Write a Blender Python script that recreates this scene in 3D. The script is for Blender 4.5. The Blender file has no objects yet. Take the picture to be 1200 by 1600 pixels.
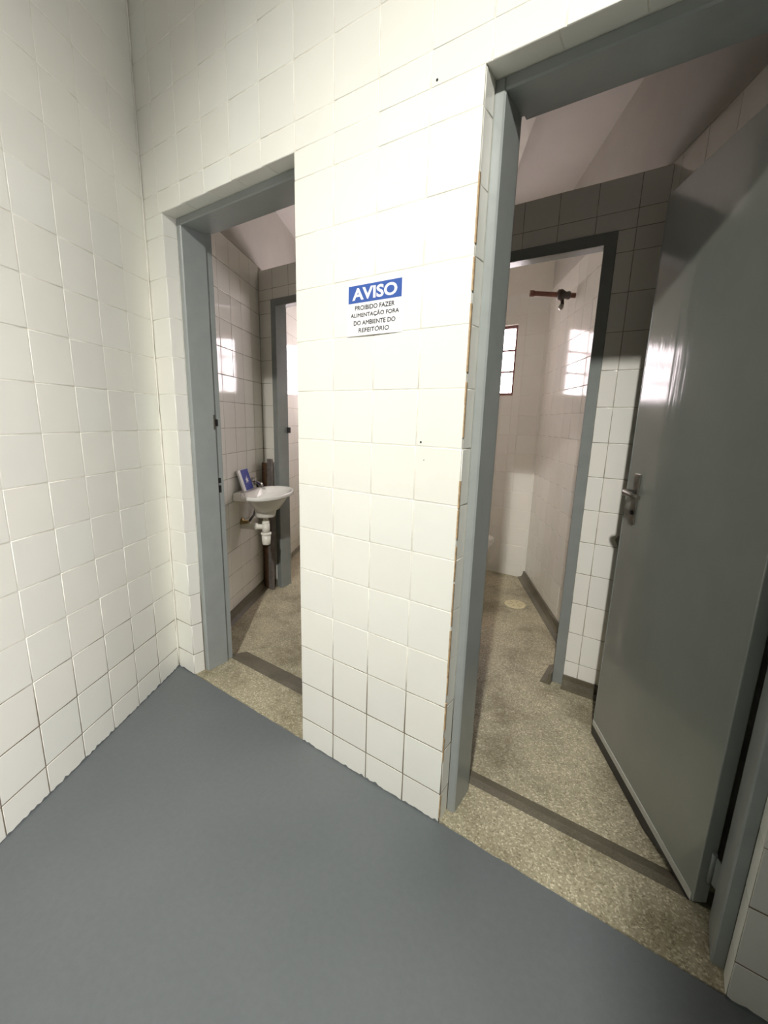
import bpy, bmesh, math, random
from mathutils import Vector, Matrix

random.seed(11)
S = bpy.context.scene
COL = S.collection

# ------------------------------------------------------------------ camera
CAM = Vector((1.9201, -1.0266, 1.2208))
YAW, PITCH, ROLL = -0.60516, -0.20910, 0.02681
F_PX = 674.47
cy, sy, cp, sp = math.cos(YAW), math.sin(YAW), math.cos(PITCH), math.sin(PITCH)
fwd = Vector((sy * cp, cy * cp, sp))
rgt = Vector((cy, -sy, 0.0))
upv = rgt.cross(fwd)
cr, sr = math.cos(ROLL), math.sin(ROLL)
r2 = cr * rgt + sr * upv
u2 = -sr * rgt + cr * upv
cd = bpy.data.cameras.new('camera')
cd.sensor_fit = 'VERTICAL'
cd.sensor_height = 36.0
cd.sensor_width = 27.0
cd.lens = F_PX / 1600 * 36.0
cd.clip_start = 0.02
co = bpy.data.objects.new('camera', cd)
COL.objects.link(co)
co.matrix_world = Matrix(((r2.x, u2.x, -fwd.x, CAM.x), (r2.y, u2.y, -fwd.y, CAM.y), (r2.z, u2.z, -fwd.z, CAM.z), (0, 0, 0, 1)))
S.camera = co

# ------------------------------------------------------------------ daylight outside the windows
W = bpy.data.worlds.new('world')
S.world = W
W.use_nodes = True
bg = W.node_tree.nodes['Background']
bg.inputs[0].default_value = (1.0, 0.945, 0.95, 1)
bg.inputs[1].default_value = 18.0

# ------------------------------------------------------------------ the ceiling lamp of the hall behind the camera
ld = bpy.data.lights.new('hall_lamp', 'SPOT')
ld.energy = 530
ld.color = (1.0, 0.97, 0.905)
ld.shadow_soft_size = 0.05
ld.spot_size = math.radians(71)
ld.spot_blend = 1.0
lo = bpy.data.objects.new('hall_lamp', ld)
COL.objects.link(lo)
lo.location = (2.22, -2.28, 3.05)
lo.rotation_euler = (Vector((0.72, 1.0, -0.25)) - Vector(lo.location)).to_track_quat('-Z', 'Y').to_euler()

# openings through which the daylight comes (sampling portals, they give no light of their own)
for nm, loc, rot, sx_, sy_ in (('portal_stall_right', (0.3635, 2.60, 1.70), (math.pi / 2, 0, math.pi), 0.727, 0.525), ('portal_stall_left', (-0.6675, 2.60, 1.70), (math.pi / 2, 0, math.pi), 1.095, 0.525), ('portal_hall', (3.82, -1.05, 0.85), (math.pi / 2, 0, math.pi / 2), 1.0, 1.5)):
    pd = bpy.data.lights.new(nm, 'AREA')
    pd.shape = 'RECTANGLE'; pd.size = sx_; pd.size_y = sy_
    pd.cycles.is_portal = True
    po = bpy.data.objects.new(nm, pd)
    COL.objects.link(po)
    po.location = loc; po.rotation_euler = rot

# ------------------------------------------------------------------ exposure
S.view_settings.view_transform = 'Standard'
S.view_settings.look = 'None'
S.view_settings.exposure = 0.0
S.view_settings.gamma = 1.0
S.view_settings.use_curve_mapping = False
S.cycles.use_denoising = True
S.cycles.max_bounces = 10
S.cycles.diffuse_bounces = 6
S.cycles.glossy_bounces = 5
S.cycles.transparent_max_bounces = 12
S.cycles.sample_clamp_indirect = 6.0
S.cycles.caustics_reflective = False

# ================================================================== materials
def nt(name):
    m = bpy.data.materials.new(name)
    m.use_nodes = True
    t = m.node_tree
    b = t.nodes['Principled BSDF']
    return m, t, b

def link(t, a, b):
    t.links.new(a, b)

def noise(t, scale, detail=4.0, rough=0.55, vec=None, dist=0.0):
    n = t.nodes.new('ShaderNodeTexNoise')
    n.inputs['Scale'].default_value = scale
    n.inputs['Detail'].default_value = detail
    n.inputs['Roughness'].default_value = rough
    n.inputs['Distortion'].default_value = dist
    if vec is not None:
        link(t, vec, n.inputs['Vector'])
    return n

def ramp(t, fac, stops):
    r = t.nodes.new('ShaderNodeValToRGB')
    e = r.color_ramp.elements
    while len(e) < len(stops):
        e.new(0.5)
    for k, (p, c) in enumerate(stops):
        e[k].position = p
        e[k].color = (*c, 1) if len(c) == 3 else c
    link(t, fac, r.inputs[0])
    return r

def mix(t, fac, a, b, mode='MIX'):
    n = t.nodes.new('ShaderNodeMix')
    n.data_type = 'RGBA'
    n.blend_type = mode
    for sock, v in ((n.inputs[0], fac), (n.inputs[6], a), (n.inputs[7], b)):
        if hasattr(v, 'links'):
            link(t, v, sock)
        elif isinstance(v, (int, float)):
            sock.default_value = v
        else:
            sock.default_value = (*v, 1)
    return n.outputs[2]

def geo_pos(t):
    return t.nodes.new('ShaderNodeNewGeometry').outputs['Position']

def bump(t, b, height, strength, dist=0.002):
    n = t.nodes.new('ShaderNodeBump')
    n.inputs['Strength'].default_value = strength
    n.inputs['Distance'].default_value = dist
    link(t, height, n.inputs['Height'])
    link(t, n.outputs[0], b.inputs['Normal'])

def paint(name, col, rough, var=0.05, nscale=9.0, bstr=0.15, bscale=40.0, spec=0.5, random_tint=0.0, metal=0.0):
    m, t, b = nt(name)
    p = geo_pos(t)
    n = noise(t, nscale, 4, 0.6, p)
    lo_ = tuple(max(0, c * (1 - var)) for c in col)
    hi_ = tuple(min(1, c * (1 + var)) for c in col)
    r = ramp(t, n.outputs[0], [(0.3, lo_), (0.7, hi_)])
    out = r.outputs[0]
    if random_tint:
        oi = t.nodes.new('ShaderNodeObjectInfo')
        rr = ramp(t, oi.outputs['Random'], [(0.0, (1 - random_tint,) * 3), (0.5, (1, 1 - random_tint * 0.2, 1 - random_tint * 0.5)), (1.0, (1 - random_tint * 0.4, 1, 1))])
        out = mix(t, 1.0, out, rr.outputs[0], 'MULTIPLY')
    link(t, out, b.inputs['Base Color'])
    b.inputs['Roughness'].default_value = rough
    b.inputs['Specular IOR Level'].default_value = spec
    b.inputs['Metallic'].default_value = metal
    if bstr:
        n2 = noise(t, bscale, 3, 0.5, p)
        bump(t, b, n2.outputs[0], bstr)
    return m

M = {}
M['tile'] = paint('glazed_white_tile', (0.79, 0.793, 0.735), 0.32, 0.015, 5, 0.06, 22, 0.5, 0.035)
M['tile_gloss'] = paint('polished_white_tile', (0.80, 0.79, 0.735), 0.10, 0.015, 5, 0.03, 14, 0.6, 0.03)
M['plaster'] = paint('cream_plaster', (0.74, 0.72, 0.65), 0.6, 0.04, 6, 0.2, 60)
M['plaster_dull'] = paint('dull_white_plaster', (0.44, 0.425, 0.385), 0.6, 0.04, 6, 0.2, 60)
M['hall'] = paint('drab_hall_plaster', (0.24, 0.235, 0.215), 0.7, 0.04, 6, 0.2, 60)
M['ceiling'] = paint('white_ceiling_paint', (0.62, 0.60, 0.57), 0.7, 0.03, 4, 0.15, 60)
M['frame'] = paint('grey_enamel_paint', (0.29, 0.315, 0.305), 0.28, 0.05, 14, 0.15, 60, 0.5)
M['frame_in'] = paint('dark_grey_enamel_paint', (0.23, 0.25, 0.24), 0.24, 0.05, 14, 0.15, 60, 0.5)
M['tan'] = paint('bare_tan_tile_edge', (0.42, 0.30, 0.17), 0.8, 0.3, 60, 0.3, 150)
M['brass'] = paint('tarnished_brass', (0.35, 0.25, 0.11), 0.35, 0.2, 60, 0.1, 100, 0.5, 0, 0.7)
M['chrome'] = paint('worn_chrome', (0.55, 0.54, 0.50), 0.22, 0.05, 60, 0.05, 100, 0.5, 0, 1.0)
M['steel'] = paint('dull_steel', (0.20, 0.19, 0.16), 0.38, 0.1, 60, 0.1, 100, 0.5, 0, 0.8)
M['strip'] = paint('light_grey_metal_strip', (0.52, 0.53, 0.48), 0.4, 0.08, 40, 0.1, 80)
M['black'] = paint('black_hole', (0.012, 0.012, 0.012), 0.7, 0.2, 60, 0)
M['porcelain'] = paint('white_porcelain', (0.82, 0.81, 0.77), 0.12, 0.02, 6, 0.0, 10, 0.6)
M['pvc'] = paint('white_plastic', (0.78, 0.77, 0.70), 0.35, 0.03, 20, 0.05, 60)
M['hose_gap_shade'] = paint('dark_hose_and_gap_shade', (0.03, 0.03, 0.03), 0.5, 0.1, 60, 0)  # black of the supply hose, also used for the painted shade below the leaf
M['rust'] = paint('red_brown_rusted_pipe', (0.16, 0.060, 0.035), 0.6, 0.25, 45, 0.4, 90)
M['iron'] = paint('red_brown_iron', (0.20, 0.085, 0.075), 0.5, 0.2, 40, 0.2, 90)
M['valve'] = paint('dark_bronze_valve', (0.05, 0.035, 0.025), 0.4, 0.2, 60, 0.2, 90)
M['wood'] = paint('dark_brown_wood', (0.085, 0.045, 0.022), 0.55, 0.3, 30, 0.3, 60)
M['greywood'] = paint('weathered_grey_wood', (0.13, 0.115, 0.105), 0.65, 0.3, 30, 0.3, 60)
M['drain'] = paint('yellowed_plastic_grate', (0.66, 0.60, 0.38), 0.45, 0.1, 40, 0.1, 60)
M['slot'] = paint('shaded_plastic', (0.40, 0.35, 0.21), 0.6, 0.1, 40, 0)
M['paper'] = paint('white_paper', (0.86, 0.865, 0.87), 0.55, 0.01, 10, 0.03, 40)
M['blue'] = paint('blue_print', (0.035, 0.095, 0.36), 0.5, 0.03, 30, 0)
M['blue_card'] = paint('deep_blue_card', (0.015, 0.035, 0.30), 0.4, 0.05, 30, 0)
M['ink'] = paint('black_ink', (0.045, 0.045, 0.05), 0.6, 0.05, 30, 0)
M['caulk'] = paint('white_caulk', (0.70, 0.69, 0.62), 0.6, 0.05, 30, 0.2, 80)
M['chip'] = paint('grey_cement_chip', (0.30, 0.29, 0.25), 0.85, 0.2, 60, 0.4, 120)

def grout_mat():
    m, t, b = nt('grout')
    p = geo_pos(t)
    s = t.nodes.new('ShaderNodeSeparateXYZ')
    link(t, p, s.inputs[0])
    n = noise(t, 12, 4, 0.65, p)
    # brown dirt sits in the joints of the lowest courses
    a = t.nodes.new('ShaderNodeMath'); a.operation = 'MULTIPLY_ADD'
    link(t, n.outputs[0], a.inputs[0]); a.inputs[1].default_value = 0.34; link(t, s.outputs[2], a.inputs[2])
    r = ramp(t, a.outputs[0], [(0.52, (0.20, 0.165, 0.11)), (0.66, (0.80, 0.79, 0.72))])
    n2 = noise(t, 30, 3, 0.6, p)
    r2_ = ramp(t, n2.outputs[0], [(0.35, (0.86, 0.84, 0.78)), (0.6, (1, 1, 1))])
    link(t, mix(t, 1.0, r.outputs[0], r2_.outputs[0], 'MULTIPLY'), b.inputs['Base Color'])
    b.inputs['Roughness'].default_value = 0.8
    return m
M['grout'] = grout_mat()

def dirty_grout_mat():
    m, t, b = nt('grey_grout')
    p = geo_pos(t)
    n = noise(t, 14, 4, 0.65, p)
    r = ramp(t, n.outputs[0], [(0.35, (0.20, 0.18, 0.14)), (0.65, (0.45, 0.42, 0.35))])
    link(t, r.outputs[0], b.inputs['Base Color'])
    b.inputs['Roughness'].default_value = 0.8
    return m
M['grout_grey'] = dirty_grout_mat()

M['grout_pale'] = paint('pale_grout', (0.52, 0.495, 0.44), 0.8, 0.15, 20, 0)

def floor_mat():
    m, t, b = nt('grey_floor_paint')
    p = geo_pos(t)
    n = noise(t, 1.6, 3, 0.5, p)
    r = ramp(t, n.outputs[0], [(0.35, (0.126, 0.143, 0.149)), (0.65, (0.144, 0.160, 0.165))])
    n2 = noise(t, 60, 3, 0.6, p)
    r2_ = ramp(t, n2.outputs[0], [(0.3, (0.94, 0.94, 0.94)), (0.7, (1.03, 1.03, 1.03))])
    link(t, mix(t, 1.0, r.outputs[0], r2_.outputs[0], 'MULTIPLY'), b.inputs['Base Color'])
    b.inputs['Roughness'].default_value = 0.5
    bump(t, b, n2.outputs[0], 0.12)
    return m
M['floor'] = floor_mat()

def terrazzo_mat(name, base, light, dark, rough, contrast=1.0):
    m, t, b = nt(name)
    p = geo_pos(t)
    v = t.nodes.new('ShaderNodeTexVoronoi')
    v.inputs['Scale'].default_value = 210
    link(t, p, v.inputs['Vector'])
    sx = t.nodes.new('ShaderNodeSeparateColor')
    link(t, v.outputs['Color'], sx.inputs[0])
    chips = ramp(t, sx.outputs[0], [(0.0, dark), (0.22, base), (0.72, base), (0.93, light)])
    big = noise(t, 3.2, 5, 0.65, p)
    stain = ramp(t, big.outputs[0], [(0.36, (0.58, 0.56, 0.50)), (0.50, (0.92, 0.91, 0.88)), (0.66, (1.10, 1.09, 1.06))])
    fine = noise(t, 220, 2, 0.6, p)
    fr = ramp(t, fine.outputs[0], [(0.3, (0.8, 0.8, 0.8)), (0.7, (1.12, 1.12, 1.12))])
    c = mix(t, 1.0, chips.outputs[0], stain.outputs[0], 'MULTIPLY')
    c = mix(t, 1.0, c, fr.outputs[0], 'MULTIPLY')
    link(t, c, b.inputs['Base Color'])
    b.inputs['Roughness'].default_value = rough
    bump(t, b, fine.outputs[0], 0.15)
    return m
M['terrazzo'] = terrazzo_mat('beige_terrazzo', (0.42, 0.385, 0.275), (0.66, 0.62, 0.48), (0.27, 0.24, 0.16), 0.5)
M['terrazzo_dark'] = terrazzo_mat('dark_terrazzo', (0.155, 0.142, 0.104), (0.185, 0.17, 0.125), (0.13, 0.118, 0.084), 0.42)

def leaf_mat():
    m, t, b = nt('glossy_grey_door_paint')
    p = geo_pos(t)
    n = noise(t, 5, 4, 0.6, p)
    r = ramp(t, n.outputs[0], [(0.3, (0.25, 0.27, 0.245)), (0.7, (0.27, 0.29, 0.262))])
    link(t, r.outputs[0], b.inputs['Base Color'])
    b.inputs['Roughness'].default_value = 0.11
    b.inputs['Specular IOR Level'].default_value = 0.7
    mp = t.nodes.new('ShaderNodeMapping')
    mp.inputs['Scale'].default_value = (30, 30, 2.5)
    link(t, p, mp.inputs[0])
    n2 = noise(t, 1.0, 3, 0.5, mp.outputs[0])
    bump(t, b, n2.outputs[0], 0.33, 0.002)
    return m
M['leaf'] = leaf_mat()

def glass_mat():
    m = bpy.data.materials.new('frosted_window_glass')
    m.use_nodes = True
    t = m.node_tree
    t.nodes.clear()
    o = t.nodes.new('ShaderNodeOutputMaterial')
    tr = t.nodes.new('ShaderNodeBsdfTransparent'); tr.inputs[0].default_value = (0.93, 0.90, 0.91, 1)
    tl = t.nodes.new('ShaderNodeBsdfTranslucent'); tl.inputs[0].default_value = (0.92, 0.88, 0.90, 1)
    gl = t.nodes.new('ShaderNodeBsdfGlossy'); gl.inputs['Roughness'].default_value = 0.15
    n = noise(t, 90, 2, 0.5, geo_pos(t))
    r = ramp(t, n.outputs[0], [(0.4, (0.35,) * 3), (0.6, (0.5,) * 3)])
    a = t.nodes.new('ShaderNodeMixShader'); link(t, r.outputs[0], a.inputs[0])
    link(t, tr.outputs[0], a.inputs[1]); link(t, tl.outputs[0], a.inputs[2])
    c = t.nodes.new('ShaderNodeMixShader'); c.inputs[0].default_value = 0.05
    link(t, a.outputs[0], c.inputs[1]); link(t, gl.outputs[0], c.inputs[2])
    link(t, c.outputs[0], o.inputs[0])
    return m
M['glass'] = glass_mat()

# ================================================================== mesh helpers
def tag(o, label=None, cat=None, group=None, kind=None):
    if label: o['label'] = label
    if cat: o['category'] = cat
    if group: o['group'] = group
    if kind: o['kind'] = kind
    return o

def empty(name, loc=(0, 0, 0), rz=0.0):
    o = bpy.data.objects.new(name, None)
    o.empty_display_size = 0.05
    COL.objects.link(o)
    o.location = loc
    o.rotation_euler = (0, 0, rz)
    return o

class MB:
    """collects shapes into one mesh"""
    def __init__(self):
        self.v, self.f, self.s = [], [], []
    def add(self, vs, fs, smooth=False):
        b = len(self.v)
        self.v += [tuple(x) for x in vs]
        self.f += [tuple(i + b for i in f) for f in fs]
        self.s += [smooth] * len(fs)
        return self
    def box(self, a, b, bev=0.0):
        (x0, y0, z0), (x1, y1, z1) = a, b
        if bev <= 0:
            vs = [(x0, y0, z0), (x1, y0, z0), (x1, y1, z0), (x0, y1, z0), (x0, y0, z1), (x1, y0, z1), (x1, y1, z1), (x0, y1, z1)]
            fs = [(3, 2, 1, 0), (4, 5, 6, 7), (0, 1, 5, 4), (1, 2, 6, 5), (2, 3, 7, 6), (3, 0, 4, 7)]
            return self.add(vs, fs)
        bm = bmesh.new()
        bmesh.ops.create_cube(bm, size=1.0)
        for v in bm.verts:
            v.co = Vector(((x0 + x1) / 2 + v.co.x * (x1 - x0), (y0 + y1) / 2 + v.co.y * (y1 - y0), (z0 + z1) / 2 + v.co.z * (z1 - z0)))
        bmesh.ops.bevel(bm, geom=bm.edges[:], offset=bev, segments=2, affect='EDGES', profile=0.5)
        bm.verts.index_update()
        vs = [v.co[:] for v in bm.verts]
        fs = [tuple(v.index for v in f.verts) for f in bm.faces]
        bm.free()
        return self.add(vs, fs)
    def prism(self, poly, z0, z1):
        n = len(poly)
        vs = [(x, y, z0) for x, y in poly] + [(x, y, z1) for x, y in poly]
        area = sum(poly[i][0] * poly[(i + 1) % n][1] - poly[(i + 1) % n][0] * poly[i][1] for i in range(n))
        fs = [tuple(range(n))[::-1], tuple(range(n, 2 * n))] + [(i, (i + 1) % n, (i + 1) % n + n, i + n) for i in range(n)]
        if area < 0:
            fs = [f[::-1] for f in fs]
        return self.add(vs, fs)
    def extr(self, pts, vec):
        """extrude a planar polygon of 3d points along vec"""
        n = len(pts)
        vs = [tuple(p) for p in pts] + [tuple(Vector(p) + Vector(vec)) for p in pts]
        fs = [tuple(range(n))[::-1], tuple(range(n, 2 * n))] + [(i, (i + 1) % n, (i + 1) % n + n, i + n) for i in range(n)]
        return self.add(vs, fs)
    def tube(self, path, rad, seg=14, cap=True):
        path = [Vector(p) for p in path]
        rad = rad if isinstance(rad, (list, tuple)) else [rad] * len(path)
        vs, fs = [], []
        prev = None
        for i, p in enumerate(path):
            d = (path[min(i + 1, len(path) - 1)] - path[max(i - 1, 0)])
            d = d.normalized() if d.length > 1e-9 else Vector((0, 0, 1))
            if prev is None:
                a = d.orthogonal().normalized()
            else:
                a = (prev - d * prev.dot(d)).normalized()
            prev = a
            b = d.cross(a)
            for k in range(seg):
                q = 2 * math.pi * k / seg
                vs.append(p + (a * math.cos(q) + b * math.sin(q)) * rad[i])
        for i in range(len(path) - 1):
            for k in range(seg):
                k2 = (k + 1) % seg
                fs.append((i * seg + k, i * seg + k2, (i + 1) * seg + k2, (i + 1) * seg + k))
        self.add(vs, fs, True)
        if cap:
            b0 = len(self.v) - len(vs)
            self.f.append(tuple(b0 + k for k in range(seg))[::-1]); self.s.append(False)
            e0 = b0 + (len(path) - 1) * seg
            self.f.append(tuple(e0 + k for k in range(seg))); self.s.append(False)
        return self
    def loft(self, rings, cap0=True, cap1=True, smooth=True):
        n = len(rings[0])
        vs = [p for r in rings for p in r]
        fs = []
        for i in range(len(rings) - 1):
            for k in range(n):
                k2 = (k + 1) % n
                fs.append((i * n + k, i * n + k2, (i + 1) * n + k2, (i + 1) * n + k))
        self.add(vs, fs, smooth)
        b0 = len(self.v) - len(vs)
        if cap0:
            self.f.append(tuple(b0 + k for k in range(n))[::-1]); self.s.append(False)
        if cap1:
            e0 = b0 + (len(rings) - 1) * n
            self.f.append(tuple(e0 + k for k in range(n))); self.s.append(False)
        return self
    def mesh(self, name):
        me = bpy.data.meshes.new(name)
        me.from_pydata(self.v, [], self.f)
        me.polygons.foreach_set('use_smooth', self.s)
        bm = bmesh.new(); bm.from_mesh(me)
        bmesh.ops.recalc_face_normals(bm, faces=bm.faces[:])
        bm.to_mesh(me); bm.free()
        me.update()
        return me
    def build(self, name, mat, parent=None, loc=None, rz=0.0):
        me = self.mesh(name)
        me.materials.append(M[mat])
        o = bpy.data.objects.new(name, me)
        COL.objects.link(o)
        if parent is not None:
            o.parent = parent
        if loc is not None:
            o.location = loc
        o.rotation_euler = (0, 0, rz)
        return o

def struct(name, mb, mat, label, cat):
    return tag(mb.build(name, mat), label, cat, kind='structure')

# ------------------------------------------------------------------ tiles: one object each, meshes shared
TILE_CACHE = {}
def tile_mesh(w, h, mat, th=0.006, bev=0.0011):
    key = (round(w * 1000), round(h * 1000), mat)
    if key in TILE_CACHE:
        return TILE_CACHE[key]
    a, b = w / 2, h / 2
    def rect(x, y, z):
        return [(-x, -y, z), (x, -y, z), (x, y, z), (-x, y, z)]
    vs = rect(a, b, -th) + rect(a, b, -bev) + rect(a - bev * 0.45, b - bev * 0.45, -bev * 0.35) + rect(a - bev * 1.5, b - bev * 1.5, 0)
    fs = [(12, 13, 14, 15)]
    for L in (0, 4, 8):
        fs += [(L + i, L + (i + 1) % 4, L + 4 + (i + 1) % 4, L + 4 + i) for i in range(4)]
    me = bpy.data.meshes.new('tile')
    me.from_pydata(vs, [], fs)
    me.polygons.foreach_set('use_smooth', [False] + [True] * 12)
    me.materials.append(M[mat])
    me.update()
    TILE_CACHE[key] = me
    return me

def tiles(parent, O, U, V, rects, u0, v0, mat, T=0.15, gap=0.0026, jit=0.0014, proud=0.0004, name='tile'):
    O, U, V = Vector(O), Vector(U).normalized(), Vector(V).normalized()
    N = U.cross(V)
    B = Matrix(((U.x, V.x, N.x), (U.y, V.y, N.y), (U.z, V.z, N.z)))
    for (ua, ub, va, vb) in rects:
        k0 = math.floor((ua - u0) / T + 1e-6)
        k1 = math.ceil((ub - u0) / T - 1e-6)
        j0 = math.floor((va - v0) / T + 1e-6)
        j1 = math.ceil((vb - v0) / T - 1e-6)
        for k in range(k0, k1):
            a, b = max(ua, u0 + k * T), min(ub, u0 + (k + 1) * T)
            if b - a < 0.008:
                continue
            for j in range(j0, j1):
                c, d = max(va, v0 + j * T), min(vb, v0 + (j + 1) * T)
                if d - c < 0.008:
                    continue
                g_ = 0.0036 if (mat == 'tile' and V.z > 0.5 and d < 0.41) else gap
                o = bpy.data.objects.new(name, tile_mesh(b - a - g_, d - c - g_, mat))
                COL.objects.link(o)
                o.parent = parent
                R = B @ (Matrix.Rotation(random.uniform(-jit, jit), 3, 'X') @ Matrix.Rotation(random.uniform(-jit, jit), 3, 'Y') @ Matrix.Rotation(random.uniform(-jit, jit), 3, 'Z'))
                P = O + U * ((a + b) / 2) + V * ((c + d) / 2) + N * random.uniform(-proud, proud)
                o.matrix_local = Matrix.Translation(P) @ R.to_4x4()

# ================================================================== the plan
TD = Vector((-0.4926, 0.8703, 0.0))      # along the skewed walls, away from the hall
ND = Vector((0.8703, 0.4926, 0.0))       # their normal, to the right
Z0 = 0.104                               # first joint above the floor
D1A, D1B = 0.130, 0.855                  # left doorway
D2A, D2B = 1.447, 2.155                  # right doorway
DH = 1.98                                # doorway height
WT = 0.205                               # thickness of the front wall
ZF = -0.030                              # bathroom floor
YP, YPB = 1.06, 1.155                    # partition
ZP = 2.171                               # partition top
YB = 2.435                               # back wall
ZC = 2.69                                # bathroom ceiling
ZH = 3.75                                # hall ceiling
G = 0.0012                               # grout lies this far behind the tile face
def tn(t, n, z=0.0):
    p = TD * t + ND * n
    return Vector((p.x, p.y, z))
def xy(p):
    return (p[0], p[1])

# ------------------------------------------------------------------ floors
struct('floor', MB().box((-2.3, -4.7, -0.12), (3.7, 0.004, 0.0)), 'floor', 'smooth grey painted floor of the hall', 'floor')
f1 = MB().prism([(-2.1, WT), (1.155, WT), (-0.15, YB + 0.05), (-2.1, YB + 0.05)], -0.12, ZF)
struct('floor_left_bathroom', f1, 'terrazzo', 'speckled beige terrazzo floor of the bathroom with the basin', 'floor')
f2 = MB().prism([(1.155, WT), (2.35, WT), (1.05, YB + 0.05), (-0.15, YB + 0.05)], -0.12, ZF)
struct('floor_right_bathroom', f2, 'terrazzo', 'speckled beige terrazzo floor of the bathroom with the open grey door', 'floor')

def ragged(x0, x1, y, amp, n):
    return [(x0 + (x1 - x0) * i / n, y + random.uniform(-amp, amp)) for i in range(n + 1)]
# thresholds: worn terrazzo slabs, painted floor ends raggedly against them
for k, (a, b, lab) in enumerate(((D1A, D1B, 'worn beige terrazzo threshold of the left doorway'), (D2A, D2B, 'worn beige terrazzo threshold of the right doorway'))):
    front = ragged(a - 0.004, b + 0.004, 0.006, 0.004, 16)
    poly = front + [(b + 0.004, 0.196), (a - 0.004, 0.196)]
    struct('trim_%d' % (k + 1), MB().prism(poly, -0.11, 0.0025), 'terrazzo', lab, 'threshold')
for k, (a, b, y1, lab) in enumerate(((D1A - 0.02, D1B, 0.318, 'dark sloping terrazzo strip behind the left threshold'), (D2A - 0.02, D2B, 0.288, 'dark sloping terrazzo strip behind the right threshold'))):
    m = MB().extr([(a, 0.194, -0.11), (a, 0.194, 0.002), (a, 0.235, -0.004), (a, y1, ZF + 0.001), (a, y1, -0.11)], (b - a, 0, 0))
    struct('trim_%d' % (k + 3), m, 'terrazzo_dark', lab, 'threshold')

# ------------------------------------------------------------------ front wall with the two doorways
m = MB()
m.box((-2.3, G, -0.12), (D1A - G, WT, ZH))
m.box((D1B + G, G, -0.12), (D2A - G, WT, ZH))
m.box((D2B + G, G, -0.12), (3.7, WT, ZH))
m.box((D1A - G, G, DH + G), (D1B + G, WT, ZH))
m.box((D2A - G, G, DH + G), (D2B + G, WT, ZH))
wf = struct('wall_front', m, 'grout', 'white tiled wall with two doorways and a notice', 'wall')
for a, b, z0_, z1_ in ((-0.1, D1A - 0.01, -0.03, ZC), (D1B + 0.01, D2A - 0.01, -0.03, ZC), (D2B + 0.01, 2.4, -0.03, ZC), (D1A - 0.01, D1B + 0.01, DH + 0.005, ZC), (D2A - 0.01, D2B + 0.01, DH + 0.005, ZC)):
    MB().box((a, WT, z0_), (b, WT + 0.003, z1_)).build('back_plaster', 'plaster_dull', wf)
O0, UX, UZ = (0, 0, 0), (1, 0, 0), (0, 0, 1)
XJ = 1.0103
tiles(wf, O0, UX, UZ, [(0.0, D1A, 0.0, DH)], D1A - 0.15, Z0, 'tile')
tiles(wf, O0, UX, UZ, [(D1B, XJ, 0.0, DH)], D1B, Z0, 'tile', T=0.1553)
for o in [c for c in wf.children if abs(c.location.x - (D1B + XJ) / 2) < 0.01]:
    COL.objects.unlink(o); bpy.data.objects.remove(o)
def rows(z1):
    out, z = [], 0.0
    nz = Z0
    while z < z1 - 1e-6:
        e = min(nz, z1)
        out.append((z, e)); z = e; nz += 0.15
    return out
for (za, zb) in rows(DH):
    tiles(wf, O0, UX, UZ, [(D1B, XJ, za, zb)], D1B, za, 'tile', T=max(XJ - D1B, zb - za) + 1e-4)
tiles(wf, O0, UX, UZ, [(XJ, D2A, 0.0, DH)], XJ, Z0, 'tile')
tiles(wf, O0, UX, UZ, [(D2B, 2.755, 0.0, DH)], D2B, Z0, 'tile')
tiles(wf, O0, UX, UZ, [(0.0, 2.51, DH, 2.804)], XJ - 0.15 * 7, Z0, 'tile')
# reveals and soffits
RD = 0.056
tiles(wf, (D1A, 0, 0), (0, 1, 0), UZ, [(0.0, RD, 0.0, DH)], 0.0, Z0, 'tile', proud=0.0012)
tiles(wf, (D2A, 0, 0), (0, 1, 0), UZ, [(0.004, RD, 0.0, DH)], 0.004, Z0, 'tile', proud=0.0008)
tiles(wf, (D2B, 0, 0), (0, -1, 0), UZ, [(-RD, 0.0, 0.0, DH)], -0.15, Z0, 'tile')
tiles(wf, (D1B, 0, 0), (0, -1, 0), UZ, [(-RD, 0.0, 0.0, DH)], -0.15, Z0, 'tile')
tiles(wf, (0, 0, DH), UX, (0, -1, 0), [(D1A, D1B, -RD, 0.0)], D1A, -0.15, 'tile')
tiles(wf, (0, 0, DH), UX, (0, -1, 0), [(D2A, D2B, -RD, 0.0)], D2A, -0.15, 'tile')
# bare broken tile edge down the corner of the right doorway
z = 0.02
while z < 1.70:
    h = random.uniform(0.05, 0.16)
    if random.random() < 0.8:
        q = random.uniform(0.0008, 0.0030)
        MB().box((D2A - q, -0.0008, z), (D2A + 0.0016, 0.0055, z + h), 0.0004).build('broken_tile_edge', 'tan', wf)
    z += h + random.uniform(0.0, 0.03)
for (x, zz, r) in ((1.327, 1.992, 0.0028), (1.325, 1.166, 0.0026), (1.337, 1.118, 0.0014)):
    MB().tube([(x, -0.0011, zz), (x, 0.004, zz)], r, 10).build('screw_hole', 'black', wf)

# ------------------------------------------------------------------ left wall of the hall (skewed)
m = MB().prism([xy(tn(-1.62, -G)), xy(tn(0.0, -G)), xy(tn(0.0, -0.14)), xy(tn(-1.62, -0.14))], -0.12, ZH)
wl = struct('wall_left', m, 'grout', 'white tiled side wall running towards the viewer', 'wall')
tiles(wl, O0, TD, UZ, [(-1.61, 0.0, 0.0, 2.804)], -0.158, Z0, 'tile')
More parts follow.
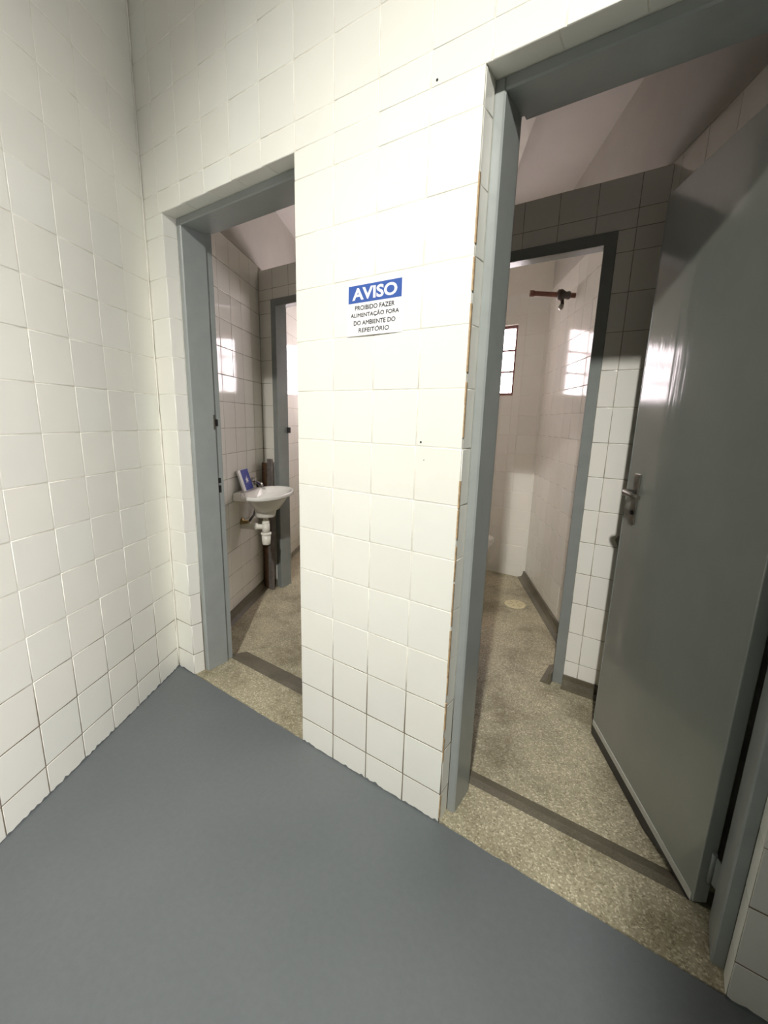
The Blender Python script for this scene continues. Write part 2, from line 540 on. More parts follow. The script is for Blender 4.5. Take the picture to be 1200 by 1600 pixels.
# lobby wall of the left bathroom, in line with it
tBL = (YB + 0.08) / TD.y
m = MB().prism([xy(tn(0.03, -G)), xy(tn(tBL, -G)), xy(tn(tBL, -0.14)), xy(tn(0.03, -0.14))], -0.12, 2.204)
wbl = struct('wall_bathroom_left', m, 'grout_grey', 'glossy white tiled bathroom wall carrying the basin', 'wall')
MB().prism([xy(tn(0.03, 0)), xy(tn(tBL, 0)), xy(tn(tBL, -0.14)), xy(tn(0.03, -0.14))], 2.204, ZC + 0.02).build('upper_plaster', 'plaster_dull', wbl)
tiles(wbl, O0, TD, UZ, [(0.24, 1.218, 0.02, 2.204), (1.33, 2.79, 0.02, 2.204)], 1.218 - 0.15 * 9, Z0 - 0.002, 'tile_gloss')
# caulk bead up the corner
pts = []
for i in range(60):
    zz = 0.02 + i * 0.047
    c = tn(0.0, 0.0)
    pts.append((0.0035 + random.uniform(-0.001, 0.001), -0.0045 + random.uniform(-0.001, 0.001), zz))
MB().tube(pts, [random.uniform(0.003, 0.0055) for _ in pts], 8).build('corner_caulk', 'caulk', wl)

# floor paint brushed raggedly up onto the lowest tiles
def paint_edge(par, O, U, N, length, name='paint_edge'):
    O, U, N = Vector(O), Vector(U), Vector(N)
    n = int(length / 0.012)
    tops = [max(0.0015, random.gauss(0.005, 0.0028)) for _ in range(n + 1)]
    vs, fs = [], []
    for i in range(n + 1):
        p = O + U * (length * i / n) + N * 0.0009
        vs += [tuple(p + Vector((0, 0, -0.002))), tuple(p + Vector((0, 0, tops[i]))), tuple(p + Vector((0, 0, tops[i])) - N * 0.003), tuple(p + Vector((0, 0, -0.002)) - N * 0.003)]
    for i in range(n):
        a = 4 * i
        fs += [(a, a + 4, a + 5, a + 1), (a + 1, a + 5, a + 6, a + 2), (a + 2, a + 6, a + 7, a + 3)]
    MB().add(vs, fs).build(name, 'floor', par)
paint_edge(wl, tn(-1.60, 0), TD, ND, 1.60)
paint_edge(wf, (0.0, 0, 0), Vector((1, 0, 0)), Vector((0, -1, 0)), D1A)
paint_edge(wf, (D1B, 0, 0), Vector((1, 0, 0)), Vector((0, -1, 0)), D2A - D1B)
paint_edge(wf, (D2B, 0, 0), Vector((1, 0, 0)), Vector((0, -1, 0)), 0.30)

# ------------------------------------------------------------------ partition, back wall, right wall, divider, ceilings
F1A, F1B = -0.478, 0.122                 # inner doorway left (frame outer edges)
F2A, F2B = 0.972, 1.572                  # inner doorway right
FH = 1.982
m = MB()
m.box((-2.1, YP + G, -0.12), (F1A, YPB, ZP)); m.box((F1B, YP + G, -0.12), (F2A, YPB, ZP)); m.box((F2B, YP + G, -0.12), (1.745, YPB, ZP))
m.box((F1A, YP + G, FH), (F1B, YPB, ZP)); m.box((F2A, YP + G, FH), (F2B, YPB, ZP))
wp = struct('wall_partition', m, 'grout_grey', 'low white tiled partition with two inner doorways', 'wall')
for a, b in ((-2.1, F1A), (F1B, F2A), (F2B, 1.69)):
    MB().box((a, YPB, -0.03), (b, YPB + 0.003, ZP)).build('back_plaster', 'plaster', wp)
XP = 1.636
tiles(wp, (0, YP, 0), UX, UZ, [(F2B, 1.734, 0.022, FH), (F2A, 1.734, FH, ZP)], XP, Z0 - 0.004, 'tile_gloss')
tiles(wp, (0, YP, 0), UX, UZ, [(-0.60, F1A, 0.022, FH), (-0.60, F1B, FH, ZP), (F1B, 0.60, 0.022, ZP), (0.735, F2A, 0.022, ZP)], XP - 0.15 * 15, Z0 - 0.004, 'tile_gloss')
MB().extr([(x, YP - 0.0012, z_) for x, z_ in ((1.713, 0.736), (1.724, 0.754), (1.736, 0.758), (1.736, 0.668), (1.731, 0.690), (1.722, 0.718))], (0, 0.003, 0)).build('broken_tile_patch', 'chip', wp)

W1 = (0.000, 0.727, 1.440, 1.965)        # right part of the window strip
W2 = (-1.215, -0.120, 1.440, 1.965)      # left part
m = MB()
for a, b in ((-2.3, W2[0]), (W2[1], W1[0]), (W1[1], 2.6)):
    m.box((a, YB + G, -0.12), (b, YB + 0.15, ZC + 0.1))
for w in (W1, W2):
    m.box((w[0], YB + G, -0.12), (w[1], YB + 0.15, w[2])); m.box((w[0], YB + G, w[3]), (w[1], YB + 0.15, ZC + 0.1))
wb = struct('wall_back', m, 'plaster', 'far bathroom wall with the iron windows', 'wall')
XB = 0.938
tiles(wb, (0, YB, 0), UX, UZ, [(W1[1], 0.985, -0.03, 2.18), (0.188, W1[1], -0.03, W1[2]), (0.188, W1[1], W1[3], 2.18)], XB, 0.084, 'tile_gloss')

CR = Vector((1.734, YP, 0.0))
tR, nR = CR.dot(TD), CR.dot(ND)
def rn(t, n):
    p = TD * t + ND * (nR + n)
    return (p.x, p.y)
tB = 1.68 + tR - 0.1
tend = tR + (YB + 0.1 - YP) / TD.y
m = MB().prism([rn(tR - 1.0, G), rn(tend, G), rn(tend, 0.14), rn(tR - 1.0, 0.14)], -0.12, 2.18)
wr = struct('wall_right_bathroom', m, 'grout_pale', 'glossy white tiled bathroom wall with the shower pipe', 'wall')
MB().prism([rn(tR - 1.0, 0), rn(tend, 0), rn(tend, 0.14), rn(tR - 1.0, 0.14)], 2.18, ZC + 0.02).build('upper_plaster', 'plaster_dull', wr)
tiles(wr, tuple(ND * nR), -TD, UZ, [(-(tR + (YB - YP) / TD.y), -(tR - 0.60), 0.03, 2.18)], -(tR + 0.10), 0.09, 'tile_gloss')

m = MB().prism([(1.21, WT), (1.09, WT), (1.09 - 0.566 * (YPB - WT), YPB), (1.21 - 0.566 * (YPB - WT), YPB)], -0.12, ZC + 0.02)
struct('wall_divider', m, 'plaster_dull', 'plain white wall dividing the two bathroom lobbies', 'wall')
struct('ceiling_bathroom', MB().box((-2.4, WT - 0.01, ZC), (2.7, YB + 0.15, ZC + 0.12)), 'ceiling', 'flat white ceiling over both bathrooms', 'ceiling')
bp = Vector((1.03, 1.44))
m = MB().prism([(bp.x + 0.566 * 0.35, bp.y - 0.35), (bp.x - 0.566 * 0.95, bp.y + 0.95), (bp.x - 0.566 * 0.95 - 0.14, bp.y + 0.95), (bp.x + 0.566 * 0.35 - 0.14, bp.y - 0.35)], 2.61, ZC + 0.01)
struct('trim_ceiling_beam', m, 'plaster', 'shallow beam under the right bathroom ceiling', 'beam')

# ------------------------------------------------------------------ the hall around the viewer
struct('ceiling', MB().box((-2.3, -4.7, ZH), (3.7, WT, ZH + 0.1)), 'hall', 'high white ceiling of the hall', 'ceiling')
struct('wall_rear', MB().box((-2.3, -4.8, -0.1), (3.7, -4.7, ZH)), 'hall', 'plain cream wall at the rear of the hall', 'wall')
struct('wall_hall_left', MB().box((-2.4, -4.8, -0.1), (-2.3, WT, ZH)), 'hall', 'plain cream far side wall of the hall', 'wall')
m = MB()
HW = (-1.55, -0.55, 0.10, 1.60)          # daylight opening of the hall, to the right of the viewer
m.box((3.7, -4.8, -0.1), (3.8, HW[0], ZH)); m.box((3.7, HW[1], -0.1), (3.8, WT, ZH))
m.box((3.7, HW[0], -0.1), (3.8, HW[1], HW[2])); m.box((3.7, HW[0], HW[3]), (3.8, HW[1], ZH))
struct('wall_hall_right', m, 'hall', 'plain cream hall wall with an open window', 'wall')
struct('wall_light_block_side', MB().box((2.50, -0.72, -0.1), (2.62, 0.0, ZH)), 'hall', 'unseen short wall added beyond the open door to block side daylight', 'wall')  # unseen, added to keep the hall daylight off the front wall
struct('wall_light_block', MB().box((2.165, -1.72, -0.1), (3.7, -1.60, ZH)), 'hall', 'unseen wall block added beside the viewer to shade the open door', 'wall')  # unseen block, added to cut the lamp off the right side

# ------------------------------------------------------------------ skirtings of dark terrazzo
def cove(path_t0, path_t1, toP, h, d, name, lab):
    """profile swept straight from a to b; toP(t, n) gives x, y"""
    prof = [(0.0, ZF - 0.01), (d, ZF - 0.01), (d, ZF + 0.002), (d * 0.45, ZF + 0.014), (d * 0.28, ZF + h * 0.6), (d * 0.22, ZF + h), (0.0, ZF + h)]
    a = [(*toP(path_t0, n), z) for n, z in prof]
    b = [(*toP(path_t1, n), z) for n, z in prof]
    struct(name, MB().loft([a, b], smooth=False), 'terrazzo_dark', lab, 'skirting')
cove(0.22, 1.222, lambda t, n: xy(tn(t, n)), 0.056, 0.045, 'baseboard_left', 'dark terrazzo skirting under the basin')
cove(F2B + 0.002, 1.735, lambda t, n: (t, YP - n), 0.056, 0.045, 'baseboard_partition', 'dark terrazzo skirting at the foot of the partition by the open door')
cove(-0.605, F1A - 0.002, lambda t, n: (t, YP - n), 0.056, 0.045, 'baseboard_corner', 'dark terrazzo skirting behind the leaning boards')
cove(YP - 0.044, YPB + 0.045, lambda t, n: (F2B - 0.046 - n, t), 0.056, 0.05, 'baseboard_jamb', 'dark terrazzo skirting inside the inner doorway on the right')
cove(tR + 0.10, tend - 0.08, lambda t, n: rn(t, -n), 0.062, 0.05, 'baseboard_right', 'dark terrazzo skirting along the shower wall')

# ================================================================== doors
def outer_frame(n, a, b, lab):
    d = tag(empty('door_%d' % n, ((a + b) / 2, 0.06, 0.0)), lab, 'door', kind='structure')
    ox = Vector(d.location)
    def prof(xo, s):
        return [(xo, 0.058), (xo + s * 0.021, 0.058), (xo + s * 0.025, 0.062), (xo + s * 0.025, 0.166), (xo + s * 0.012, 0.166), (xo + s * 0.012, 0.204), (xo + s * 0.006, 0.207), (xo, 0.207)]
    for xo, s in ((a, 1), (b, -1)):
        MB().prism([(x - ox.x, y - ox.y) for x, y in prof(xo, s)], 0.003, DH).build('jamb', 'frame', d)
    hp = [(y, DH - (x - a)) for x, y in prof(a, 1)]
    MB().extr([(a + 0.0249 - ox.x, y - ox.y, zz) for y, zz in hp], (b - a - 0.0498, 0, 0)).build('head', 'frame', d)
    return d, ox
d1, ox = outer_frame(1, D1A, D1B, 'grey metal door frame of the left doorway, leading to the basin')
for zz, hh in ((1.19, 0.030), (0.925, 0.024), (0.885, 0.034)):
    MB().box((D1A + 0.0115 - ox.x, 0.176 - ox.y, zz - hh / 2), (D1A + 0.0130 - ox.x, 0.190 - ox.y, zz + hh / 2)).build('latch_slot', 'black', d1)
MB().box((D1A + 0.0245 - ox.x, 0.158 - ox.y, 1.16), (D1A + 0.0265 - ox.x, 0.1665 - ox.y, 1.225), 0.0008).build('strike_plate', 'steel', d1)

d2, ox = outer_frame(2, D2A, D2B, 'grey metal door and frame of the right doorway, standing open inwards')
# the open leaf
HP = Vector((2.094, 0.182, 0.0)); FP = Vector((1.757, 0.772, 0.0))
LW = (FP - HP).length
DLv = (FP - HP).normalized()
NLv = Vector((-DLv.y, DLv.x, 0.0)) * 1.0      # faces the hall
if NLv.dot(CAM - HP) < 0: NLv = -NLv
def lf(s, n, zz):
    p = HP + DLv * s + NLv * n - ox
    return Vector((p.x, p.y, zz))
def lbox(s0, s1, n0, n1, z0, z1, bev=0.0):
    mb = MB().box((0, 0, 0), (s1 - s0, n1 - n0, z1 - z0), bev)
    mb.v = [tuple(lf(s0 + x, n0 + y, z0 + zz)) for x, y, zz in mb.v]
    return mb
leaf = lbox(0.0, LW, -0.036, 0.0, 0.014, 1.955, 0.0025).build('door_leaf', 'leaf', d2)
lbox(0.004, LW - 0.002, 0.0003, 0.0042, 0.014, 0.036, 0.0008).build('bottom_strip', 'strip', leaf)
lbox(LW - 0.0035, LW + 0.0012, -0.038, 0.001, 0.008, 1.953, 0.0006).build('edge_lip', 'frame', leaf)
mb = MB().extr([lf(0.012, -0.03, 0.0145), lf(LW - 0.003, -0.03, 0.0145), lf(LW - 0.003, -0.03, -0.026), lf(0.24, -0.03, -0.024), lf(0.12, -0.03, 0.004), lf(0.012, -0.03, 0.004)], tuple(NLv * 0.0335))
mb.build('gap_shade_strip', 'hose_gap_shade', leaf)  # black strip standing in for the shaded gap under the leaf
SH = 0.606
hd = lbox(SH - 0.019, SH + 0.019, 0.0, 0.006, 0.885, 1.062, 0.0018).build('handle_plate', 'steel', leaf)
mb = MB().tube([lf(SH, 0.004, 0.998), lf(SH, 0.034, 0.998), lf(SH - 0.003, 0.041, 0.998), lf(SH - 0.012, 0.044, 0.998), lf(SH - 0.060, 0.045, 0.996), lf(SH - 0.105, 0.043, 0.994)], [0.009, 0.009, 0.010, 0.0100, 0.0085, 0.0075], 12)
mb.build('lever', 'steel', leaf)
mb = MB().tube([lf(SH, 0.005, 0.925), lf(SH, 0.010, 0.925)], 0.008, 12); mb.build('keyhole', 'black', leaf)
for zz in (0.13, 0.98, 1.82):
    MB().tube([lf(-0.004, -0.026, zz - 0.045), lf(-0.004, -0.026, zz + 0.045)], 0.006, 10).build('hinge', 'frame_in', d2)
    lbox(-0.028, 0.004, -0.031, -0.028, zz - 0.04, zz + 0.04).build('hinge_plate', 'frame_in', d2)

def inner_frame(n, a, b, lab):
    d = tag(empty('door_%d' % n, ((a + b) / 2, YP, ZF)), lab, 'door', kind='structure')
    o_ = Vector(d.location)
    w = 0.046
    for x0, x1, s in ((a, a + w, 1), (b - w, b, -1)):
        xi = x1 if s > 0 else x0
        xo = x0 if s > 0 else x1
        poly = [(xo, YP - 0.006), (xi - s * 0.002, YP - 0.006), (xi, YP - 0.004), (xi, YP + 0.06), (xi - s * 0.012, YP + 0.06), (xi - s * 0.012, YPB + 0.004), (xo, YPB + 0.004)]
        MB().prism([(x - o_.x, y - o_.y) for x, y in poly], 0.002, FH - ZF).build('jamb', 'frame_in', d)
    hp = [(YP - 0.006, FH), (YP - 0.006, FH - w + 0.002), (YP - 0.004, FH - w), (YP + 0.06, FH - w), (YP + 0.06, FH - w + 0.012), (YPB + 0.004, FH - w + 0.012), (YPB + 0.004, FH)]
    MB().extr([(a + w - 0.001 - o_.x, y - o_.y, zz - o_.z) for y, zz in hp], (b - a - 2 * w + 0.002, 0, 0)).build('head', 'frame_in', d)
    return d, o_
d3, o3 = inner_frame(3, F1A, F1B, 'dark grey inner door frame beside the basin')
MB().box((F1A + 0.046 - o3.x - 0.001, YP + 0.075 - o3.y, 1.115 - o3.z), (F1A + 0.040 - o3.x + 0.018, YP + 0.10 - o3.y, 1.155 - o3.z), 0.002).build('door_bolt', 'black', d3)
MB().box((F1A - 0.006 - o3.x, YP - 0.0045 - o3.y, 0.03), (F1A - o3.x, YP - o3.y, 1.9), 0.001).build('caulk_line', 'caulk', d3)
d4, o4 = inner_frame(4, F2A, F2B, 'dark grey inner door frame of the shower stall')

# ================================================================== windows: iron frames with tilting panes
def window(n, w, mull, lab):
    x0, x1, z0, z1 = w
    y = YB + 0.045
    d = tag(empty('window_%d' % n, ((x0 + x1) / 2, y, z0)), lab, 'window', kind='structure')
    o_ = Vector(d.location)
    def bx(a, b, nm, mat, par=d, bev=0.001):
        return MB().box(tuple(Vector(a) - o_), tuple(Vector(b) - o_), bev).build(nm, mat, par)
    t_ = 0.022
    fr = bx((x0, y - 0.02, z0), (x0 + t_, y + 0.02, z1), 'frame_stile', 'iron')
    bx((x1 - t_, y - 0.02, z0), (x1, y + 0.02, z1), 'frame_stile', 'iron')
    bx((x0, y - 0.021, z0), (x1, y + 0.021, z0 + t_), 'frame_rail', 'iron')
    bx((x0, y - 0.021, z1 - t_), (x1, y + 0.021, z1), 'frame_rail', 'iron')
    mull = sorted(mull)
    for xm in mull:
        bx((xm - 0.014, y - 0.016, z0 + t_), (xm + 0.014, y + 0.016, z1 - t_), 'mullion', 'iron')
    eds = [x0 + t_] + mull + [x1 - t_]
    nr = 3
    hh = (z1 - z0 - 2 * t_) / nr
    for r in range(nr):
        za, zb = z0 + t_ + r * hh, z0 + t_ + (r + 1) * hh
        if r:
            bx((x0 + t_, y - 0.012, za - 0.007), (x1 - t_, y + 0.012, za + 0.007), 'transom', 'iron')
        for (xa, xb) in [(eds[i] + 0.016, eds[i + 1] - 0.016) for i in range(len(eds) - 1)]:
            mb = MB().box((xa - o_.x, -0.002, -(hh / 2 - 0.010)), (xb - o_.x, 0.002, hh / 2 - 0.010))
            ang = math.radians(-10 if r == nr - 1 else 0)
            mb.v = [(x, yy * math.cos(ang) - zz * math.sin(ang), yy * math.sin(ang) + zz * math.cos(ang) + (za + zb) / 2 - o_.z) for x, yy, zz in mb.v]
            mb.build('pane', 'glass', d)
    return d
window(1, W1, (0.245, 0.485), 'iron window with frosted panes in the shower wall, right part')
window(2, W2, (-0.445, -0.80), 'long iron window mirrored in the glossy tiles behind the basin')

# ================================================================== notice on the pillar
def text_mesh(s, width, height, name, bold=0.0):
    cu = bpy.data.curves.new('lettering', 'FONT')
    cu.body = s
    cu.extrude = 0.0
    cu.offset = bold
    cu.resolution_u = 4
    ob = bpy.data.objects.new('lettering', cu)
    COL.objects.link(ob)
    dg = bpy.context.evaluated_depsgraph_get()
    me = bpy.data.meshes.new_from_object(ob.evaluated_get(dg))
    COL.objects.unlink(ob); bpy.data.objects.remove(ob)
    me.name = name
    xs_ = [v.co.x for v in me.vertices]; ys_ = [v.co.y for v in me.vertices]
    x0, x1, y0, y1 = min(xs_), max(xs_), min(ys_), max(ys_)
    for v in me.vertices:
        v.co.x = ((v.co.x - x0) / (x1 - x0) - 0.5) * width
        v.co.y = ((v.co.y - y0) / (y1 - y0) - 0.5) * height
        v.co.z = 0.0
    return me

SX0, SX1, SZ0, SZ1 = 1.0635, 1.2545, 1.4535, 1.5905
sg = tag(empty('notice_sign', ((SX0 + SX1) / 2, -0.001, (SZ0 + SZ1) / 2), 0.0), 'white paper notice headed AVISO in a blue band, stuck on the tiled pillar', 'sign')
so = Vector(sg.location)
sg.rotation_euler = (0, math.radians(0.3), 0)
# slightly curling paper
def curl(x, zz):
    e = max(0.0, (so.z - 0.035 - zz)) / 0.035
    return -0.0012 - 0.004 * e * e * max(0.0, math.sin(math.pi * (x - SX0) / (SX1 - SX0)))
nx, nz = 12, 12
vs, fs = [], []
for j in range(nz + 1):
    for i in range(nx + 1):
        x = SX0 + (SX1 - SX0) * i / nx; zz = SZ0 + (SZ1 - SZ0) * j / nz
        vs.append((x - so.x, curl(x, zz) - so.y, zz - so.z))
k = len(vs)
vs += [(x, y + 0.0004, zz) for x, y, zz in vs]
for j in range(nz):
    for i in range(nx):
        a = j * (nx + 1) + i
        fs.append((a, a + 1, a + nx + 2, a + nx + 1)); fs.append((k + a + nx + 1, k + a + nx + 2, k + a + 1, k + a))
MB().add(vs, fs, True).build('paper', 'paper', sg)
BX0, BX1, BZ0, BZ1 = 1.0685, 1.2485, 1.541, 1.5865
hb = MB().box((BX0 - so.x, -0.0017 - so.y, BZ0 - so.z), (BX1 - so.x, -0.0013 - so.y, BZ1 - so.z)).build('header_band', 'blue', sg)
def put_text(s, xc, zc, w, h, mat, yy, par, bold=0.0, heavy=0.0, follow=False):
    me = text_mesh(s, w, h, 'lettering', bold)
    v0 = [tuple(v.co) for v in me.vertices]; f0 = [tuple(p.vertices) for p in me.polygons]
    bpy.data.meshes.remove(me)
    vs, fs = [], []
    for q, (dx, dy) in enumerate(((0, 0), (heavy, 0), (-heavy, 0), (0, heavy), (0, -heavy)) if heavy else ((0, 0),)):
        b = len(vs)
        vs += [(x + dx, y + dy, 0.00002 * q) for x, y, _ in v0]
        fs += [tuple(i_ + b for i_ in f) for f in f0]
    # local y of the sheet runs up the page; push the print onto the curling paper
    vs = [(x, y, z_ - ((curl(xc + x, zc + y) - 0.0006 - yy) if follow else 0.0)) for x, y, z_ in vs]
    me = bpy.data.meshes.new('lettering')
    me.from_pydata(vs, [], fs)
    me.materials.append(M[mat])
    o = bpy.data.objects.new('lettering', me)
    COL.objects.link(o)
    o.parent = par
    o.location = (xc - so.x, yy - so.y, zc - so.z)
    o.rotation_euler = (math.pi / 2, 0, 0)
    return o
put_text('AVISO', (BX0 + BX1) / 2, (BZ0 + BZ1) / 2, 0.152, 0.032, 'paper', -0.0021, hb, 0.03)
for s, zc, w, h in (('PROIBIDO FAZER', 1.5275, 0.134, 0.0115), ('ALIMENTAÇÃO FORA', 1.5085, 0.164, 0.0150), ('DO AMBIENTE DO', 1.4880, 0.142, 0.0115), ('REFEITÓRIO', 1.4695, 0.104, 0.0145)):
    put_text(s, 1.160, zc, w, h, 'ink', -0.002, sg, 0.0, 0.0004, True)

# ================================================================== wash basin on the left bathroom wall
TC = 0.785
RZ = math.atan2(ND.y, ND.x)              # local x = out of the wall, local y = along the wall
bs = tag(empty('wash_basin', tuple(tn(TC, 0.0, 0.40)), RZ), 'small white porcelain basin hung on the tiled bathroom wall', 'basin')
def bl(zz): return zz - 0.40
def ell(cx, rx, ry, zz, n=40, flat=None):
    out = []
    for q in range(n):
        a = 2 * math.pi * q / n
        x = cx + rx * math.cos(a); y = ry * math.sin(a)
        if flat is not None: x = max(x, flat)
        out.append((x, y, bl(zz)))
    return out
mb = MB()
mb.loft([ell(0.165, 0.058, 0.060, 0.598), ell(0.165, 0.062, 0.066, 0.606), ell(0.167, 0.066, 0.076, 0.635), ell(0.172, 0.076, 0.100, 0.670), ell(0.178, 0.098, 0.145, 0.705), ell(0.182, 0.122, 0.195, 0.728), ell(0.185, 0.136, 0.222, 0.738),
         ell(0.185, 0.147, 0.243, 0.739), ell(0.185, 0.149, 0.246, 0.742), ell(0.185, 0.150, 0.247, 0.757), ell(0.185, 0.148, 0.244, 0.7605), ell(0.185, 0.144, 0.240, 0.7615), ell(0.186, 0.130, 0.222, 0.757), ell(0.186, 0.122, 0.210, 0.745), ell(0.186, 0.105, 0.178, 0.705), ell(0.184, 0.070, 0.110, 0.650), ell(0.182, 0.030, 0.035, 0.628)])
body = mb.build('bowl', 'porcelain', bs)
MB().box((0.001, -0.112, bl(0.706)), (0.085, 0.145, bl(0.7615)), 0.008).build('back_ledge', 'porcelain', bs)
MB().tube([(0.182, 0, bl(0.629)), (0.182, 0, bl(0.633))], 0.022, 16).build('drain', 'chrome', bs)
# tap: squat chrome body with knob
tp = MB().tube([(0.045, 0.118, bl(0.758)), (0.045, 0.118, bl(0.775)), (0.045, 0.118, bl(0.805))], [0.020, 0.014, 0.013], 14).build('tap_body', 'chrome', bs)
MB().tube([(0.045, 0.118, bl(0.790)), (0.080, 0.105, bl(0.800)), (0.108, 0.094, bl(0.792)), (0.113, 0.092, bl(0.780))], [0.011, 0.010, 0.009, 0.009], 12).build('spout', 'chrome', tp)
MB().tube([(0.045, 0.118, bl(0.803)), (0.045, 0.118, bl(0.812)), (0.045, 0.118, bl(0.826)), (0.045, 0.118, bl(0.832))], [0.009, 0.017, 0.017, 0.011], 14).build('knob', 'chrome', tp)
# bottle trap
tr = MB().tube([(0.165, 0, bl(0.600)), (0.165, 0, bl(0.558))], 0.0165, 18).build('tail_pipe', 'pvc', bs)
MB().tube([(0.165, 0, bl(0.566)), (0.165, 0, bl(0.548))], 0.024, 8).build('nut', 'pvc', bs)
MB().tube([(0.165, 0, bl(0.552)), (0.165, 0, bl(0.490))], 0.0245, 20).build('trap_body', 'pvc', bs)
MB().tube([(0.165, 0, bl(0.492)), (0.165, 0, bl(0.489)), (0.165, 0, bl(0.478)), (0.165, 0, bl(0.475))], [0.028, 0.034, 0.034, 0.028], 20).build('collar', 'pvc', bs)
MB().tube([(0.165, 0, bl(0.478)), (0.165, 0, bl(0.416)), (0.165, 0, bl(0.410))], [0.029, 0.0265, 0.021], 20).build('trap_cup', 'pvc', bs)
MB().tube([(0.160, 0, bl(0.528)), (0.120, -0.002, bl(0.528)), (0.110, -0.002, bl(0.528)), (0.108, -0.002, bl(0.528)), (0.085, -0.002, bl(0.527)), (0.003, -0.004, bl(0.525))], [0.017, 0.017, 0.017, 0.023, 0.022, 0.016], 16).build('outlet_arm', 'pvc', bs)
MB().tube([(0.001, 0.015, bl(0.548)), (0.008, 0.015, bl(0.548)), (0.010, 0.015, bl(0.548)), (0.045, 0.015, bl(0.550))], [0.032, 0.030, 0.014, 0.014], 18).build('supply_valve', 'brass', bs)
hz = [(0.030, 0.120, 0.770), (0.020, 0.135, 0.765), (0.018, 0.175, 0.775), (0.022, 0.215, 0.775), (0.020, 0.245, 0.755), (0.020, 0.24, 0.66), (0.030, 0.14, 0.57), (0.040, 0.03, 0.550)]
MB().tube([(x, y, bl(zz)) for x, y, zz in hz], 0.0075, 10).build('supply_hose', 'hose_gap_shade', bs)

# blue card leaning on the ledge
cdx = tag(empty('blue_card', tuple(tn(TC, 0.0, 0.7625)), RZ), 'blue and white card leaning on the wall at the back of the basin', 'card')
b0, b1 = Vector((0.055, -0.055, 0.001)), Vector((0.055, 0.090, 0.001))
upc = Vector((-0.036, 0.0, 0.132)).normalized()
alc = Vector((0, 1, 0))
outc = alc.cross(upc).normalized()
if outc.x < 0: outc = -outc
tw = math.radians(7)
a2 = alc * math.cos(tw) - upc * math.sin(tw) * 0.0
def cpt(a, u, n): return b0 + alc * a + (upc + alc * -0.06).normalized() * u + outc * n
def cbox(a0, a1, u0, u1, n0, n1):
    mb = MB().box((a0, u0, n0), (a1, u1, n1))
    mb.v = [tuple(cpt(*p)) for p in mb.v]
    return mb
cbox(0.0, 0.145, 0.0, 0.134, -0.012, 0.0).build('card_body', 'paper', cdx)
cbox(0.034, 0.1445, 0.001, 0.133, 0.0, 0.0006).build('blue_face', 'blue_card', cdx)
star = []
for q in range(14):
    a = 2 * math.pi * q / 14 + 0.3
    r_ = (0.030 if q % 2 == 0 else 0.011) * (1.15 if q in (2, 8) else 0.9)
    star.append((0.089 + r_ * math.cos(a) * 1.05, 0.064 + r_ * math.sin(a) * 0.85))
MB().extr([tuple(cpt(a, u, 0.0006)) for a, u in star], tuple(outc * 0.0006)).build('emblem', 'paper', cdx)

# two boards standing in the corner
for (x0, x1, h, mat, lab) in ((-0.548, -0.500, 0.935, 'wood', 'dark brown wooden board standing in the corner behind the basin'), (-0.493, -0.452, 0.965, 'greywood', 'grey weathered board leaning beside the inner frame behind the basin')):
    o = empty('wooden_board', ((x0 + x1) / 2, 0.992, ZF))
    tag(o, lab, 'board', 'boards in the corner behind the basin')
    hw = (x1 - x0) / 2
    mb = MB().box((-hw, -0.011, 0.001), (hw, 0.011, h), 0.0015)
    mb.v = [(x + random.uniform(-0.0008, 0.0008), y + 0.016 * zz / h, zz) for x, y, zz in mb.v]
    mb.build('board_face', mat, o)
    MB().tube([(0, -0.012 + 0.014, h - 0.06), (0, -0.0145 + 0.014, h - 0.06)], 0.004, 8).build('nail_head', 'steel', o)

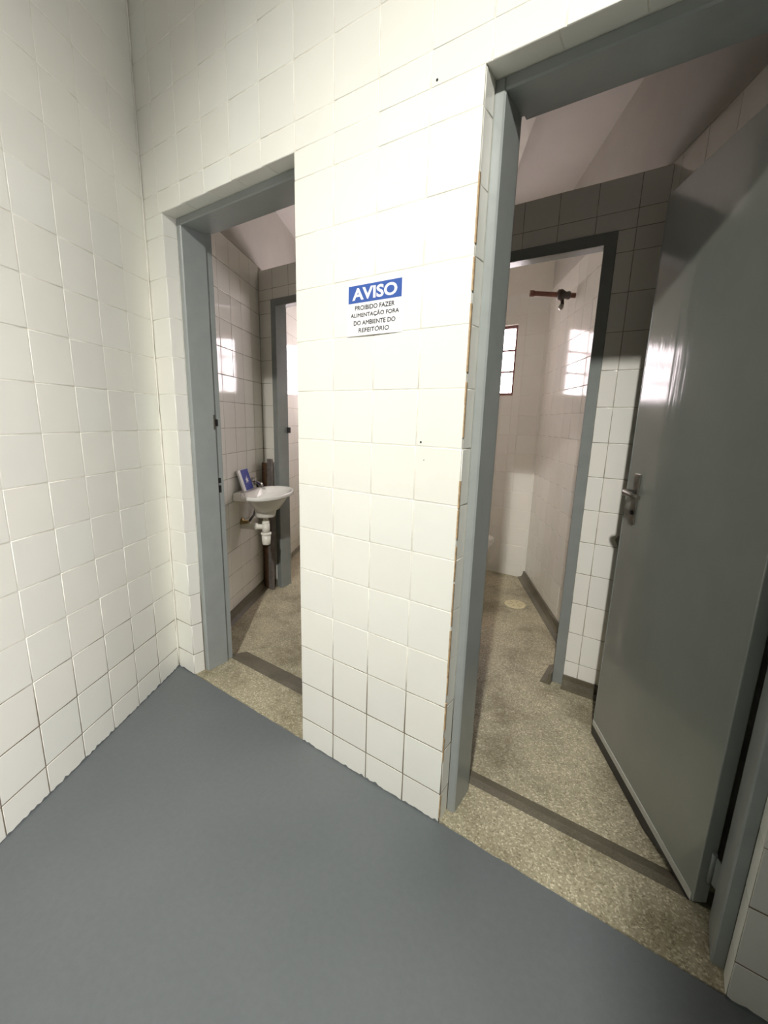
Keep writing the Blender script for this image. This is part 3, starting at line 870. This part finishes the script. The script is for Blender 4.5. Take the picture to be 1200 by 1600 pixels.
# ================================================================== shower stall on the right
pw = Vector((1.248, 1.965, 1.992))
sp_ = tag(empty('shower_pipe', tuple(pw), RZ + math.pi), 'bare red brown pipe with a stop valve sticking out of the shower wall', 'pipe')
MB().tube([(-0.004, 0, 0), (0.10, 0, 0.004), (0.275, 0, 0.012)], 0.0145, 14).build('pipe_run', 'rust', sp_)
MB().tube([(0.268, 0, 0.0118), (0.292, 0, 0.0125)], 0.0185, 14).build('pipe_socket', 'rust', sp_)
vb = MB().tube([(0.052, 0, 0.002), (0.060, 0, 0.002), (0.080, 0, 0.003), (0.105, 0, 0.004), (0.125, 0, 0.005), (0.132, 0, 0.005)], [0.018, 0.024, 0.020, 0.033, 0.030, 0.018], 16).build('stop_valve', 'valve', sp_)
MB().tube([(0.098, 0, -0.02), (0.094, 0.004, -0.048), (0.100, 0.008, -0.056)], [0.011, 0.010, 0.010], 12).build('valve_stem', 'valve', vb)
MB().tube([(0.098, 0.008, -0.054), (0.105, 0.010, -0.072), (0.112, 0.010, -0.080)], [0.013, 0.016, 0.010], 12).build('valve_knob', 'steel', vb)
MB().tube([(0.001, 0, 0), (0.006, 0, 0)], [0.026, 0.020], 16).build('wall_collar', 'rust', sp_)

dr = tag(empty('floor_drain', (1.07, 1.865, ZF)), 'round yellowed drain cover in the shower floor', 'drain')
MB().tube([(0, 0, -0.004), (0, 0, 0.004), (0, 0, 0.005)], [0.072, 0.072, 0.068], 32).build('cover', 'drain', dr)
for q in range(6):
    a = q * math.pi / 3
    MB().box((-0.003, 0.020, 0.0049), (0.003, 0.052, 0.0056)).build('slot', 'slot', dr, rz=a)

# toilet whose front edge shows past the right door frame
tl_ = tag(empty('toilet', (0.56, 1.86, ZF), RZ), 'white toilet whose rim just shows beside the right door frame', 'toilet')
def oval(cx, rx, ry, zz, n=32): return [(cx + rx * math.cos(2 * math.pi * q / n), ry * math.sin(2 * math.pi * q / n), zz) for q in range(n)]
MB().loft([oval(-0.02, 0.19, 0.11, 0.001), oval(-0.02, 0.17, 0.10, 0.06), oval(0.0, 0.17, 0.10, 0.18), oval(0.04, 0.22, 0.155, 0.32), oval(0.05, 0.245, 0.180, 0.385), oval(0.05, 0.245, 0.18, 0.40), oval(0.05, 0.19, 0.125, 0.40), oval(0.05, 0.12, 0.08, 0.28), oval(0.03, 0.05, 0.04, 0.22)]).build('bowl', 'porcelain', tl_)
seat = MB().loft([oval(0.05, 0.25, 0.184, 0.402), oval(0.05, 0.252, 0.186, 0.412), oval(0.05, 0.245, 0.18, 0.422), oval(0.05, 0.165, 0.105, 0.422), oval(0.05, 0.16, 0.10, 0.412), oval(0.05, 0.165, 0.105, 0.402)], False, False).build('seat', 'porcelain', tl_)
